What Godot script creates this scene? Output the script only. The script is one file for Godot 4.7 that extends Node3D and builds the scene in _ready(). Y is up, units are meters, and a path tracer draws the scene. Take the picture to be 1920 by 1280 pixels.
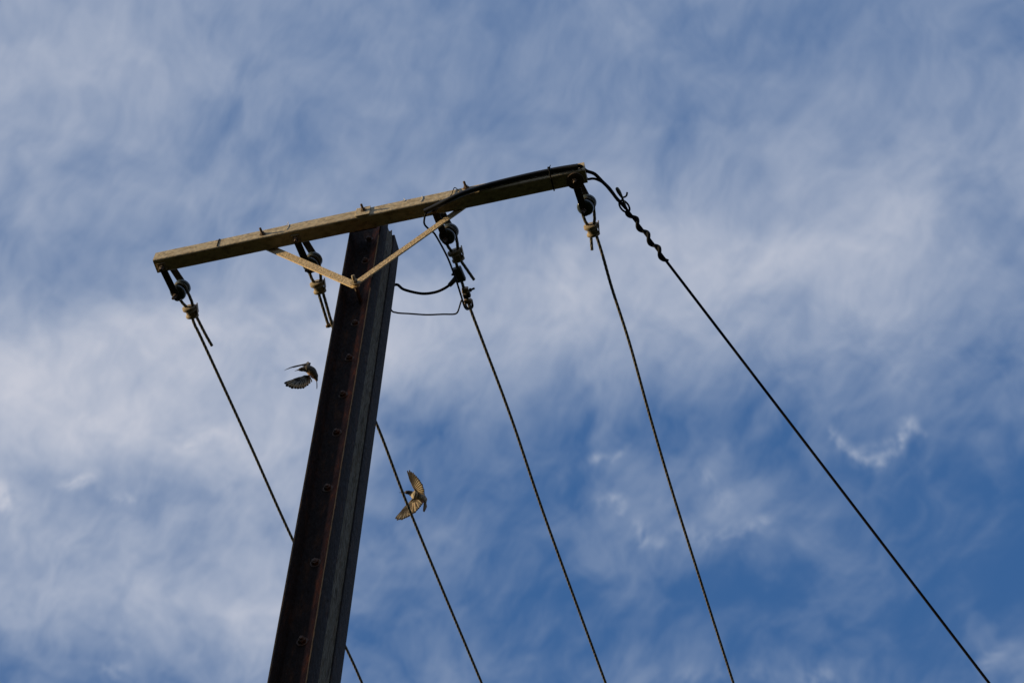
extends Node3D
# A timber and steel pole with a four-wire crossarm seen from below against a thinly clouded sky, two starlings flying past.
# Pole frame: x along the crossarm from its left end, y up from the ground, z towards the viewer's side.

const TURN := -12.2408
const START := Vector3(-1.77041, 0.0, -3.74076)
const ARM_TOP := 8.80
const ARM_LOW := 8.71
const ARM_FRONT := 0.088
const ARM_REAR := 0.012

var frame := Basis()
var off := Vector3.ZERO
var mats := {}
var taken := {}
var rng := RandomNumberGenerator.new()

# ------------------------------------------------------------------ naming and committing
func numbered(called: String, parent: Node) -> String:
	var key := str(parent.get_instance_id()) + called
	var k: int = taken.get(key, 0)
	taken[key] = k + 1
	return called if k == 0 else "%s_%03d" % [called, k]

func place(v: Vector3) -> Vector3:
	return START + frame * v

func thing(called: String, label: String, category: String, at: Vector3, group := "") -> Node3D:
	var o := Node3D.new()
	o.name = numbered(called, self)
	add_child(o, true)
	o.transform = Transform3D(frame, place(at))
	off = at
	tag(o, label, category, group)
	return o

func tag(o: Node, label: String, category: String, group := "") -> void:
	o.set_meta("label", label)
	o.set_meta("category", category)
	if group != "":
		o.set_meta("group", group)

func start() -> SurfaceTool:
	var st := SurfaceTool.new()
	st.begin(Mesh.PRIMITIVE_TRIANGLES)
	return st

func part(called: String, st: SurfaceTool, m: Material, parent: Node) -> MeshInstance3D:
	st.generate_normals()
	var o := MeshInstance3D.new()
	o.mesh = st.commit()
	o.material_override = m
	o.name = numbered(called, parent)
	parent.add_child(o, true)
	return o

# ------------------------------------------------------------------ shapes
func vtx(st: SurfaceTool, p: Vector3, smooth := 0, c := Color.WHITE) -> void:
	st.set_smooth_group(smooth)
	st.set_color(c)
	st.add_vertex(p - off)

func quad(st: SurfaceTool, a: Vector3, b: Vector3, c: Vector3, d: Vector3, smooth := -1, ca := Color.WHITE, cb := Color.WHITE) -> void:
	# a b c d run counter-clockwise seen from outside; ca is the colour at a and d, cb at b and c
	vtx(st, a, smooth, ca); vtx(st, c, smooth, cb); vtx(st, b, smooth, cb)
	vtx(st, a, smooth, ca); vtx(st, d, smooth, ca); vtx(st, c, smooth, cb)

func tri(st: SurfaceTool, a: Vector3, b: Vector3, c: Vector3, smooth := -1, ca := Color.WHITE, cb := Color.WHITE) -> void:
	vtx(st, a, smooth, ca); vtx(st, c, smooth, cb); vtx(st, b, smooth, cb)

func corner(c: Vector3, h: Vector3, bev: float, axis: int, s: Vector3, b: Basis) -> Vector3:
	var p := Vector3(h.x - bev, h.y - bev, h.z - bev)
	p[axis] = h[axis]
	return c + b * (p * s)

func box(st: SurfaceTool, c: Vector3, h: Vector3, bev := 0.0, b := Basis()) -> void:
	# a chamfered box of half size h
	for axis in 3:
		var i := (axis + 1) % 3
		var j := (axis + 2) % 3
		for s in [-1.0, 1.0]:
			var p := []
			for k in [[-1, -1], [1, -1], [1, 1], [-1, 1]]:
				var sg := Vector3.ONE
				sg[axis] = s; sg[i] = k[0]; sg[j] = k[1]
				p.append(corner(c, h, bev, axis, sg, b))
			if s > 0: quad(st, p[0], p[1], p[2], p[3])
			else: quad(st, p[3], p[2], p[1], p[0])
	if bev <= 0.0: return
	for axis in 3:  # edges that run along axis
		var i := (axis + 1) % 3
		var j := (axis + 2) % 3
		for si in [-1.0, 1.0]:
			for sj in [-1.0, 1.0]:
				var s0 := Vector3.ONE
				s0[i] = si; s0[j] = sj; s0[axis] = -1
				var s1 := s0
				s1[axis] = 1
				var a := corner(c, h, bev, i, s0, b)
				var d := corner(c, h, bev, i, s1, b)
				var e := corner(c, h, bev, j, s0, b)
				var f := corner(c, h, bev, j, s1, b)
				if si * sj > 0: quad(st, a, e, f, d)
				else: quad(st, e, a, d, f)
	for sx in [-1.0, 1.0]:
		for sy in [-1.0, 1.0]:
			for sz in [-1.0, 1.0]:
				var s := Vector3(sx, sy, sz)
				var a := corner(c, h, bev, 0, s, b)
				var d := corner(c, h, bev, 1, s, b)
				var e := corner(c, h, bev, 2, s, b)
				if sx * sy * sz > 0: tri(st, a, d, e)
				else: tri(st, a, e, d)

func smooth_path(pts: Array, step: float) -> PackedVector3Array:
	# a Catmull-Rom curve through the points, in even steps
	var c := Curve3D.new()
	c.bake_interval = step
	for i in pts.size():
		var a: Vector3 = pts[maxi(i - 1, 0)]
		var b: Vector3 = pts[mini(i + 1, pts.size() - 1)]
		var t := (b - a) / 6.0
		c.add_point(pts[i], -t, t)
	return c.get_baked_points()

func sweep(st: SurfaceTool, path: PackedVector3Array, section: Array, radius: Callable, turns := 0.0, caps := true, colour := Color.WHITE, up := Vector3.ZERO) -> void:
	# section: Vector2 points on the unit circle or so, counter-clockwise; turns: radians per metre
	var n := path.size()
	var m := section.size()
	var t0 := (path[1] - path[0]).normalized()
	var u := up
	if u == Vector3.ZERO:
		u = Vector3.UP if absf(t0.y) < 0.9 else Vector3.RIGHT
	u = (u - t0 * u.dot(t0)).normalized()
	var prev := []
	var run := 0.0
	for i in n:
		var t: Vector3 = (path[mini(i + 1, n - 1)] - path[maxi(i - 1, 0)]).normalized()
		u = (u - t * u.dot(t)).normalized()
		var w := t.cross(u)
		if i > 0: run += path[i].distance_to(path[i - 1])
		var r = radius.call(float(i) / (n - 1))
		var rr: Vector2 = r if r is Vector2 else Vector2(r, r)
		var ring := []
		for k in m:
			var q: Vector2 = section[k]
			if turns != 0.0: q = q.rotated(run * turns)
			ring.append(path[i] + u * q.x * rr.x + w * q.y * rr.y)
		if i > 0:
			for k in m:
				var l := (k + 1) % m
				quad(st, prev[k], prev[l], ring[l], ring[k], 1, colour, colour)
		if caps and (i == 0 or i == n - 1):
			for k in m:
				var l := (k + 1) % m
				if i == 0: tri(st, path[i], ring[l], ring[k], -1, colour, colour)
				else: tri(st, path[i], ring[k], ring[l], -1, colour, colour)
		prev = ring

func circle(n: int) -> Array:
	var a := []
	for k in n: a.append(Vector2.from_angle(TAU * k / n))
	return a

func strand_section() -> Array:
	# the outline of thick strands laid together
	var a := []
	for k in 36:
		var f := TAU * k / 36.0
		a.append(Vector2.from_angle(f) * (0.72 + 0.28 * pow(absf(cos(2.5 * f)), 0.7)))
	return a

func tube(st: SurfaceTool, pts: Array, r: float, sides := 10, step := 0.008) -> void:
	sweep(st, smooth_path(pts, step), circle(sides), func(_t): return r)

func rod(st: SurfaceTool, a: Vector3, b: Vector3, r: float, sides := 12) -> void:
	sweep(st, PackedVector3Array([a, b]), circle(sides), func(_t): return r)

func nut(st: SurfaceTool, a: Vector3, dir: Vector3, r: float, height: float) -> void:
	# a chamfered hexagon
	var d := dir.normalized()
	var p := PackedVector3Array([a, a + d * 0.001, a + d * height * 0.8, a + d * height])
	var rad := [r, r, r, r * 0.86]
	var sec := circle(6)
	var prev := []
	var u := (Vector3.UP if absf(d.y) < 0.9 else Vector3.RIGHT)
	u = (u - d * u.dot(d)).normalized()
	var w := d.cross(u)
	for i in 4:
		var ring := []
		for q in sec: ring.append(p[i] + (u * q.x + w * q.y) * rad[i])
		if i > 0:
			for k in 6: quad(st, prev[k], prev[(k + 1) % 6], ring[(k + 1) % 6], ring[k])
		if i == 3:
			for k in 6: tri(st, p[3], ring[k], ring[(k + 1) % 6])
		prev = ring

func lathe(st: SurfaceTool, a: Vector3, axis: Vector3, profile: Array, sides := 28, squash := 1.0, side := Vector3.ZERO) -> void:
	# profile: Vector2(radius, height along axis), from bottom to top
	var d := axis.normalized()
	var u := side
	if u == Vector3.ZERO: u = Vector3.RIGHT if absf(d.x) < 0.9 else Vector3.UP
	u = (u - d * u.dot(d)).normalized()
	var w := d.cross(u)
	var prev := []
	for q in profile:
		var ring := []
		for k in sides:
			var f := TAU * k / sides
			ring.append(a + d * q.y + (u * cos(f) + w * sin(f) * squash) * q.x)
		if not prev.is_empty():
			for k in sides: quad(st, prev[k], prev[(k + 1) % sides], ring[(k + 1) % sides], ring[k], 1)
		prev = ring

func bolt(called: String, at: Vector3, dir: Vector3, r: float, head: float, stub: float, m: Material, parent: Node) -> MeshInstance3D:
	# washer, nut and the threaded end that stands out of it
	var st := start()
	var d := dir.normalized()
	sweep(st, PackedVector3Array([at, at + d * 0.003]), circle(20), func(_t): return r * 1.45)
	nut(st, at + d * 0.003, d, r, head)
	if stub > 0.0:
		sweep(st, PackedVector3Array([at + d * (head + 0.002), at + d * (head + stub - 0.002), at + d * (head + stub)]), circle(12), func(t): return r * (0.55 if t < 0.9 else 0.42))
	return part(called, st, m, parent)

# ------------------------------------------------------------------ materials
func ramp(stops: Array) -> Gradient:
	var g := Gradient.new()
	var o := PackedFloat32Array()
	var c := PackedColorArray()
	for s in stops:
		o.append(s[0])
		c.append(Color(s[1], s[2], s[3]).linear_to_srgb())
	g.offsets = o
	g.colors = c
	return g

func noise_map(sd: int, freq: float, oct: int, stops: Array, size := 512, kind := FastNoiseLite.TYPE_SIMPLEX_SMOOTH, warp := 0.0) -> NoiseTexture2D:
	var n := FastNoiseLite.new()
	n.seed = sd
	n.noise_type = kind
	n.frequency = freq
	n.fractal_octaves = oct
	n.fractal_gain = 0.58
	if warp > 0.0:
		n.domain_warp_enabled = true
		n.domain_warp_amplitude = warp
		n.domain_warp_frequency = freq * 0.8
	var t := NoiseTexture2D.new()
	t.width = size
	t.height = size
	t.seamless = true
	t.noise = n
	if not stops.is_empty(): t.color_ramp = ramp(stops)
	return t

func bump_map(sd: int, freq: float, oct: int, strength: float) -> NoiseTexture2D:
	var t := noise_map(sd, freq, oct, [])
	t.as_normal_map = true
	t.bump_strength = strength
	return t

func mat(called: String, albedo: Color, rough: float, metal := 0.0) -> StandardMaterial3D:
	var m := StandardMaterial3D.new()
	m.resource_name = called
	m.albedo_color = albedo.linear_to_srgb()
	m.roughness = rough
	m.metallic = metal
	mats[called] = m
	return m

func textured(called: String, tex: Texture2D, scale: Vector3, rough: float, bump: Texture2D = null, depth := 0.6, metal := 0.0) -> StandardMaterial3D:
	var m := mat(called, Color.WHITE, rough, metal)
	m.albedo_texture = tex
	m.uv1_triplanar = true
	m.uv1_scale = scale
	if bump:
		m.normal_enabled = true
		m.normal_texture = bump
		m.normal_scale = depth
	return m

func make_materials() -> void:
	var fine := bump_map(11, 0.05, 4, 5.0)
	# weathered paint and lichen on the crossarm
	textured("arm", noise_map(3, 0.012, 6, [[0.0, 0.24, 0.175, 0.10], [0.30, 0.385, 0.30, 0.185], [0.48, 0.48, 0.385, 0.245], [0.62, 0.525, 0.43, 0.285], [0.78, 0.47, 0.395, 0.265], [1.0, 0.31, 0.22, 0.115]], 1024, FastNoiseLite.TYPE_SIMPLEX_SMOOTH, 30.0), Vector3(1.2, 2.2, 2.2), 0.85, fine, 0.3)
	textured("brace", noise_map(5, 0.02, 6, [[0.0, 0.16, 0.09, 0.04], [0.30, 0.42, 0.28, 0.13], [0.5, 0.60, 0.44, 0.24], [0.75, 0.66, 0.50, 0.29], [1.0, 0.36, 0.20, 0.08]], 1024, FastNoiseLite.TYPE_SIMPLEX_SMOOTH, 25.0), Vector3(3.0, 3.0, 3.0), 0.85, fine, 0.6)
	# dark painted steel that rusts through
	var rust := textured("rust_steel", noise_map(7, 0.010, 6, [[0.0, 0.075, 0.066, 0.062], [0.40, 0.105, 0.092, 0.088], [0.54, 0.13, 0.108, 0.098], [0.66, 0.17, 0.118, 0.088], [0.78, 0.24, 0.145, 0.095], [1.0, 0.36, 0.20, 0.12]], 1024, FastNoiseLite.TYPE_SIMPLEX_SMOOTH, 40.0), Vector3(2.6, 0.6, 2.6), 0.85, fine, 0.5)
	rust.metallic_specular = 0.3
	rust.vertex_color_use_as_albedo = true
	textured("timber", noise_map(9, 0.010, 6, [[0.0, 0.020, 0.013, 0.006], [0.28, 0.050, 0.034, 0.016], [0.42, 0.088, 0.072, 0.042], [0.55, 0.112, 0.096, 0.060], [0.68, 0.104, 0.080, 0.044], [0.80, 0.085, 0.050, 0.020], [1.0, 0.045, 0.022, 0.008]], 1024, FastNoiseLite.TYPE_SIMPLEX_SMOOTH, 20.0), Vector3(5.0, 0.45, 5.0), 0.92, bump_map(21, 0.03, 4, 8.0), 1.0)
	textured("bolt", noise_map(13, 0.05, 4, [[0.0, 0.05, 0.035, 0.028], [0.5, 0.11, 0.07, 0.045], [1.0, 0.24, 0.14, 0.075]]), Vector3(9, 9, 9), 0.7, fine, 0.5)
	textured("strap", noise_map(15, 0.03, 5, [[0.0, 0.03, 0.024, 0.020], [0.5, 0.055, 0.043, 0.034], [1.0, 0.11, 0.075, 0.05]]), Vector3(5, 5, 5), 0.7, fine, 0.5)
	textured("clamp", noise_map(17, 0.03, 5, [[0.0, 0.13, 0.095, 0.055], [0.5, 0.34, 0.26, 0.155], [1.0, 0.52, 0.41, 0.26]]), Vector3(8, 8, 8), 0.7, fine, 0.5)
	textured("bronze", noise_map(18, 0.04, 4, [[0.0, 0.14, 0.09, 0.05], [0.5, 0.34, 0.23, 0.13], [1.0, 0.55, 0.40, 0.25]]), Vector3(12, 12, 12), 0.5, fine, 0.4, 0.3)
	textured("conductor", noise_map(19, 0.03, 4, [[0.0, 0.06, 0.052, 0.036], [0.5, 0.15, 0.13, 0.088], [1.0, 0.24, 0.21, 0.145]]), Vector3(6, 6, 6), 0.62)
	var glaze := mat("porcelain", Color(0.055, 0.070, 0.075), 0.2)
	glaze.metallic_specular = 0.6
	mat("black_sheath", Color(0.009, 0.009, 0.010), 0.8).metallic_specular = 0.25
	mat("black_tube", Color(0.016, 0.016, 0.017), 0.42)
	mat("grey_plastic", Color(0.085, 0.085, 0.075), 0.6)
	mat("pale_plastic", Color(0.16, 0.16, 0.13), 0.55)
	mat("drip", Color(0.62, 0.58, 0.50), 0.8)
	var grass := textured("grass", noise_map(23, 0.03, 5, [[0.0, 0.008, 0.011, 0.005], [0.5, 0.015, 0.019, 0.008], [1.0, 0.03, 0.028, 0.014]]), Vector3(0.2, 0.2, 0.2), 0.95)
	grass.uv1_world_triplanar = true
	grass.metallic_specular = 0.08
	for q in ["body", "feather"]:
		var m := mat(q, Color.WHITE, 0.75)
		m.vertex_color_use_as_albedo = true
	var dusky := mat("dark_feather", Color.WHITE, 0.75)
	dusky.vertex_color_use_as_albedo = true
	dusky.backlight_enabled = true
	dusky.backlight = Color(0.36, 0.35, 0.335)
	mats["feather"].backlight_enabled = true
	mats["feather"].backlight = Color(1.0, 0.84, 0.60)
	mat("bill", Color(0.035, 0.03, 0.025), 0.4)
	mat("leg", Color(0.32, 0.15, 0.09), 0.6)
	mat("eye", Color(0.006, 0.005, 0.005), 0.12)

# ------------------------------------------------------------------ sky
func sky_map() -> ImageTexture:
	# a thin sheet of high cloud: u and v are places on the sheet, straight overhead at 0, 0
	var cover: Array[Vector3] = []
	var wisps: Array[Vector4] = []
	cover.append_array([Vector3(-0.309, -0.346, 0.51), Vector3(-0.271, -0.369, 0.74), Vector3(-0.216, -0.348, 0.51), Vector3(-0.167, -0.341, 0.39), Vector3(-0.116, -0.360, 0.37), Vector3(-0.053, -0.350, 0.39), Vector3(0.009, -0.347, 0.24), Vector3(0.068, -0.351, 0.31), Vector3(0.131, -0.352, 0.31), Vector3(0.184, -0.371, 0.27), Vector3(0.233, -0.364, 0.25), Vector3(0.283, -0.372, 0.24), Vector3(0.326, -0.355, 0.28), Vector3(0.333, -0.407, 0.51)])
	cover.append_array([Vector3(-0.331, -0.436, 0.60), Vector3(-0.296, -0.421, 0.56), Vector3(-0.260, -0.445, 0.31), Vector3(-0.204, -0.400, 0.34), Vector3(-0.155, -0.412, 0.34), Vector3(-0.098, -0.401, 0.36), Vector3(-0.044, -0.383, 0.31), Vector3(0.002, -0.399, 0.28), Vector3(0.052, -0.399, 0.31), Vector3(0.098, -0.400, 0.34), Vector3(0.153, -0.427, 0.19), Vector3(0.195, -0.416, 0.27), Vector3(0.220, -0.452, 0.60), Vector3(0.269, -0.433, 0.40), Vector3(0.311, -0.429, 0.51)])
	cover.append_array([Vector3(-0.335, -0.505, 0.28), Vector3(-0.299, -0.518, 0.24), Vector3(-0.242, -0.478, 0.40), Vector3(-0.192, -0.454, 0.40), Vector3(-0.143, -0.439, 0.37), Vector3(-0.092, -0.428, 0.39), Vector3(-0.020, -0.429, 0.39), Vector3(0.030, -0.426, 0.37), Vector3(0.088, -0.430, 0.31), Vector3(0.125, -0.447, 0.29), Vector3(0.123, -0.491, 0.60), Vector3(0.182, -0.479, 0.84), Vector3(0.224, -0.501, 0.77), Vector3(0.274, -0.485, 0.74), Vector3(0.330, -0.486, 0.43)])
	cover.append_array([Vector3(-0.342, -0.552, 0.60), Vector3(-0.275, -0.562, 0.74), Vector3(-0.232, -0.490, 0.46), Vector3(-0.182, -0.546, 0.51), Vector3(-0.154, -0.572, 0.88), Vector3(-0.185, -0.495, 0.43), Vector3(-0.059, -0.522, 0.43), Vector3(0.001, -0.514, 0.46), Vector3(0.038, -0.553, 0.93), Vector3(0.083, -0.507, 0.77), Vector3(0.136, -0.529, 0.95), Vector3(0.173, -0.516, 0.93), Vector3(0.229, -0.551, 0.65), Vector3(0.282, -0.552, 0.65), Vector3(0.318, -0.536, 0.43), Vector3(0.357, -0.571, 0.20)])
	cover.append_array([Vector3(-0.360, -0.614, 1.04), Vector3(-0.323, -0.601, 0.95), Vector3(-0.268, -0.593, 1.05), Vector3(-0.247, -0.616, 0.77), Vector3(-0.290, -0.648, 0.84), Vector3(-0.349, -0.666, 0.74), Vector3(-0.222, -0.635, 0.60), Vector3(-0.226, -0.678, 0.84), Vector3(-0.185, -0.664, 0.84), Vector3(-0.172, -0.703, 0.60), Vector3(-0.181, -0.626, 0.51), Vector3(-0.069, -0.582, 0.88), Vector3(-0.027, -0.563, 0.81), Vector3(0.016, -0.568, 1.00), Vector3(0.015, -0.606, 0.37), Vector3(-0.009, -0.596, 0.31), Vector3(0.035, -0.611, 0.37), Vector3(0.074, -0.614, 0.34), Vector3(0.054, -0.580, 0.77), Vector3(0.104, -0.576, 0.60), Vector3(0.151, -0.590, 0.51), Vector3(0.200, -0.577, 0.37), Vector3(0.211, -0.614, 0.46), Vector3(0.267, -0.587, 0.43), Vector3(0.316, -0.611, 0.43), Vector3(0.362, -0.630, 0.20)])
	cover.append_array([Vector3(-0.379, -0.705, 0.51), Vector3(-0.347, -0.730, 0.60), Vector3(-0.312, -0.716, 0.34), Vector3(-0.273, -0.732, 0.25), Vector3(-0.238, -0.717, 0.60), Vector3(-0.217, -0.748, 0.60), Vector3(-0.266, -0.784, 0.70), Vector3(-0.319, -0.772, 0.60), Vector3(-0.371, -0.782, 0.65), Vector3(-0.397, -0.814, 0.43), Vector3(-0.080, -0.656, 0.28), Vector3(-0.040, -0.647, 0.20), Vector3(-0.001, -0.643, 0.19), Vector3(0.047, -0.639, 0.18), Vector3(0.094, -0.640, 0.18), Vector3(0.142, -0.640, 0.18), Vector3(0.193, -0.641, 0.15), Vector3(0.254, -0.651, 0.15), Vector3(0.301, -0.652, 0.20), Vector3(0.356, -0.677, 0.10)])
	cover.append_array([Vector3(-0.336, -0.831, 0.43), Vector3(-0.284, -0.821, 0.65), Vector3(-0.239, -0.800, 0.81), Vector3(-0.202, -0.769, 0.28), Vector3(-0.217, -0.833, 0.74), Vector3(-0.181, -0.812, 0.70), Vector3(-0.395, -0.875, 0.27), Vector3(-0.357, -0.887, 0.16), Vector3(-0.305, -0.854, 0.29), Vector3(-0.261, -0.849, 0.31), Vector3(-0.239, -0.889, 0.34), Vector3(-0.075, -0.720, 0.20), Vector3(-0.034, -0.705, 0.15), Vector3(-0.110, -0.765, 0.29), Vector3(-0.082, -0.776, 0.28), Vector3(-0.117, -0.818, 0.09), Vector3(-0.116, -0.862, 0.15), Vector3(-0.044, -0.776, 0.12), Vector3(0.003, -0.686, 0.10), Vector3(-0.002, -0.761, 0.03)])
	cover.append_array([Vector3(0.047, -0.697, 0.12), Vector3(0.087, -0.683, 0.16), Vector3(0.081, -0.737, 0.24), Vector3(0.110, -0.753, 0.28), Vector3(0.155, -0.733, 0.29), Vector3(0.180, -0.744, 0.25), Vector3(0.144, -0.693, 0.22), Vector3(0.120, -0.790, 0.25), Vector3(0.056, -0.778, 0.13), Vector3(0.117, -0.833, 0.00), Vector3(0.129, -0.822, 0.00), Vector3(0.106, -0.827, 0.00), Vector3(0.087, -0.816, 0.15), Vector3(0.175, -0.801, 0.03), Vector3(0.214, -0.760, 0.09), Vector3(0.244, -0.719, 0.08), Vector3(0.278, -0.735, 0.07), Vector3(0.320, -0.711, 0.09), Vector3(0.354, -0.752, 0.07), Vector3(0.382, -0.712, 0.04), Vector3(0.211, -0.823, 0.05), Vector3(0.252, -0.813, 0.08)])
	cover.append_array([Vector3(-0.063, -0.835, 0.09), Vector3(-0.038, -0.875, 0.19), Vector3(-0.082, -0.891, 0.16), Vector3(0.006, -0.836, 0.13), Vector3(0.049, -0.865, 0.15), Vector3(0.014, -0.899, 0.18), Vector3(0.084, -0.888, 0.18), Vector3(0.128, -0.883, 0.18), Vector3(0.150, -0.901, 0.16), Vector3(0.196, -0.867, 0.05), Vector3(0.251, -0.903, 0.18), Vector3(0.294, -0.886, 0.09), Vector3(0.332, -0.804, 0.03), Vector3(0.359, -0.853, 0.01), Vector3(0.392, -0.871, 0.18), Vector3(0.392, -0.810, 0.01), Vector3(0.339, -0.898, 0.09), Vector3(0.411, -0.911, 0.19)])
	wisps.append_array([Vector4(0.2651, -0.6794, 0.0056, 0.14), Vector4(0.2698, -0.6795, 0.0058, 0.16), Vector4(0.2744, -0.6795, 0.0060, 0.18), Vector4(0.2777, -0.6781, 0.0058, 0.17), Vector4(0.2809, -0.6767, 0.0056, 0.16), Vector4(0.2844, -0.6753, 0.0054, 0.15), Vector4(0.2878, -0.6740, 0.0052, 0.14)])
	wisps.append_array([Vector4(0.2741, -0.6961, 0.0065, 0.22), Vector4(0.2772, -0.6952, 0.0061, 0.21), Vector4(0.2804, -0.6942, 0.0057, 0.20)])
	wisps.append_array([Vector4(0.2409, -0.6608, 0.0032, 0.14), Vector4(0.2449, -0.6651, 0.0038, 0.19), Vector4(0.2489, -0.6695, 0.0044, 0.24), Vector4(0.2525, -0.6739, 0.0046, 0.26), Vector4(0.2562, -0.6783, 0.0048, 0.28), Vector4(0.2601, -0.6818, 0.0054, 0.31), Vector4(0.2641, -0.6852, 0.0061, 0.34), Vector4(0.2675, -0.6872, 0.0069, 0.38), Vector4(0.2710, -0.6892, 0.0077, 0.42), Vector4(0.2743, -0.6902, 0.0079, 0.42), Vector4(0.2776, -0.6913, 0.0081, 0.42), Vector4(0.2802, -0.6889, 0.0071, 0.38), Vector4(0.2828, -0.6865, 0.0061, 0.34), Vector4(0.2854, -0.6851, 0.0057, 0.33), Vector4(0.2881, -0.6836, 0.0052, 0.32), Vector4(0.2902, -0.6808, 0.0050, 0.34), Vector4(0.2923, -0.6779, 0.0048, 0.36), Vector4(0.2931, -0.6745, 0.0050, 0.39), Vector4(0.2940, -0.6712, 0.0052, 0.42), Vector4(0.2944, -0.6678, 0.0054, 0.43), Vector4(0.2948, -0.6645, 0.0056, 0.44), Vector4(0.2961, -0.6616, 0.0054, 0.40), Vector4(0.2973, -0.6588, 0.0052, 0.36), Vector4(0.3002, -0.6598, 0.0044, 0.29), Vector4(0.3032, -0.6608, 0.0036, 0.22), Vector4(0.3066, -0.6627, 0.0034, 0.16), Vector4(0.3100, -0.6647, 0.0032, 0.10)])
	wisps.append_array([Vector4(0.0586, -0.6889, 0.0028, 0.10), Vector4(0.0606, -0.6865, 0.0032, 0.16), Vector4(0.0626, -0.6841, 0.0036, 0.22), Vector4(0.0654, -0.6839, 0.0034, 0.19), Vector4(0.0682, -0.6837, 0.0032, 0.16), Vector4(0.0710, -0.6845, 0.0030, 0.15), Vector4(0.0739, -0.6852, 0.0028, 0.14), Vector4(0.0762, -0.6833, 0.0030, 0.16), Vector4(0.0786, -0.6814, 0.0032, 0.18), Vector4(0.0814, -0.6781, 0.0030, 0.13), Vector4(0.0841, -0.6747, 0.0028, 0.08)])
	wisps.append_array([Vector4(0.0665, -0.7257, 0.0037, 0.10), Vector4(0.0703, -0.7238, 0.0043, 0.15), Vector4(0.0742, -0.7218, 0.0049, 0.20), Vector4(0.0777, -0.7229, 0.0049, 0.19), Vector4(0.0812, -0.7240, 0.0049, 0.18), Vector4(0.0825, -0.7275, 0.0041, 0.16), Vector4(0.0838, -0.7311, 0.0033, 0.14), Vector4(0.0829, -0.7346, 0.0031, 0.14), Vector4(0.0819, -0.7381, 0.0029, 0.14)])
	wisps.append_array([Vector4(0.1438, -0.6981, 0.0041, 0.10), Vector4(0.1456, -0.7005, 0.0043, 0.13), Vector4(0.1473, -0.7030, 0.0045, 0.16), Vector4(0.1495, -0.7068, 0.0041, 0.13), Vector4(0.1518, -0.7105, 0.0037, 0.10)])
	wisps.append_array([Vector4(0.1516, -0.7155, 0.0049, 0.08), Vector4(0.1560, -0.7181, 0.0055, 0.12), Vector4(0.1605, -0.7207, 0.0061, 0.16), Vector4(0.1631, -0.7240, 0.0057, 0.14), Vector4(0.1658, -0.7273, 0.0053, 0.12)])
	wisps.append_array([Vector4(0.0955, -0.7501, 0.0075, 0.14), Vector4(0.0998, -0.7561, 0.0079, 0.17), Vector4(0.1041, -0.7621, 0.0083, 0.20), Vector4(0.1104, -0.7632, 0.0079, 0.17), Vector4(0.1167, -0.7644, 0.0075, 0.14)])
	wisps.append_array([Vector4(0.1307, -0.7507, 0.0091, 0.14), Vector4(0.1412, -0.7547, 0.0100, 0.16), Vector4(0.1518, -0.7587, 0.0108, 0.18), Vector4(0.1641, -0.7563, 0.0100, 0.18), Vector4(0.1764, -0.7539, 0.0091, 0.18), Vector4(0.1864, -0.7477, 0.0083, 0.17), Vector4(0.1963, -0.7414, 0.0074, 0.16), Vector4(0.2003, -0.7397, 0.0062, 0.12), Vector4(0.2043, -0.7380, 0.0049, 0.08)])
	wisps.append_array([Vector4(-0.3921, -0.7087, 0.0106, 0.34), Vector4(-0.3910, -0.7142, 0.0106, 0.34), Vector4(-0.3899, -0.7197, 0.0106, 0.34)])
	wisps.append_array([Vector4(-0.3442, -0.7094, 0.0057, 0.16), Vector4(-0.3392, -0.7065, 0.0065, 0.22), Vector4(-0.3343, -0.7036, 0.0073, 0.28), Vector4(-0.3291, -0.7027, 0.0067, 0.26), Vector4(-0.3239, -0.7018, 0.0061, 0.24), Vector4(-0.3213, -0.7050, 0.0051, 0.18), Vector4(-0.3188, -0.7083, 0.0041, 0.12)])
	wisps.append_array([Vector4(-0.3105, -0.7219, 0.0037, 0.10), Vector4(-0.3056, -0.7205, 0.0045, 0.14), Vector4(-0.3007, -0.7191, 0.0053, 0.18), Vector4(-0.2972, -0.7206, 0.0045, 0.15), Vector4(-0.2937, -0.7222, 0.0037, 0.12)])
	wisps.append_array([Vector4(-0.3355, -0.8882, 0.0061, 0.16), Vector4(-0.3319, -0.8900, 0.0074, 0.22), Vector4(-0.3282, -0.8918, 0.0087, 0.28), Vector4(-0.3239, -0.8896, 0.0070, 0.21), Vector4(-0.3197, -0.8873, 0.0052, 0.14)])
	wisps.append_array([Vector4(-0.2410, -0.6679, 0.0096, 0.14), Vector4(-0.2326, -0.6644, 0.0092, 0.15), Vector4(-0.2243, -0.6609, 0.0088, 0.16), Vector4(-0.2187, -0.6646, 0.0092, 0.14), Vector4(-0.2130, -0.6683, 0.0096, 0.12)])
	wisps.append_array([Vector4(0.3868, -0.8961, 0.0079, 0.12), Vector4(0.3904, -0.8904, 0.0083, 0.15), Vector4(0.3940, -0.8848, 0.0088, 0.18), Vector4(0.3965, -0.8791, 0.0079, 0.14), Vector4(0.3989, -0.8735, 0.0070, 0.10)])
	wisps.append_array([Vector4(0.2434, -0.9111, 0.0115, 0.14), Vector4(0.2497, -0.9074, 0.0110, 0.15), Vector4(0.2560, -0.9038, 0.0106, 0.16)])
	wisps.append_array([Vector4(0.1985, -0.8988, 0.0114, 0.10), Vector4(0.1700, -0.9003, 0.0106, 0.11), Vector4(0.1416, -0.9019, 0.0097, 0.12)])
	var side := 160
	var low := PackedFloat32Array()
	low.resize(side * side)
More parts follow.
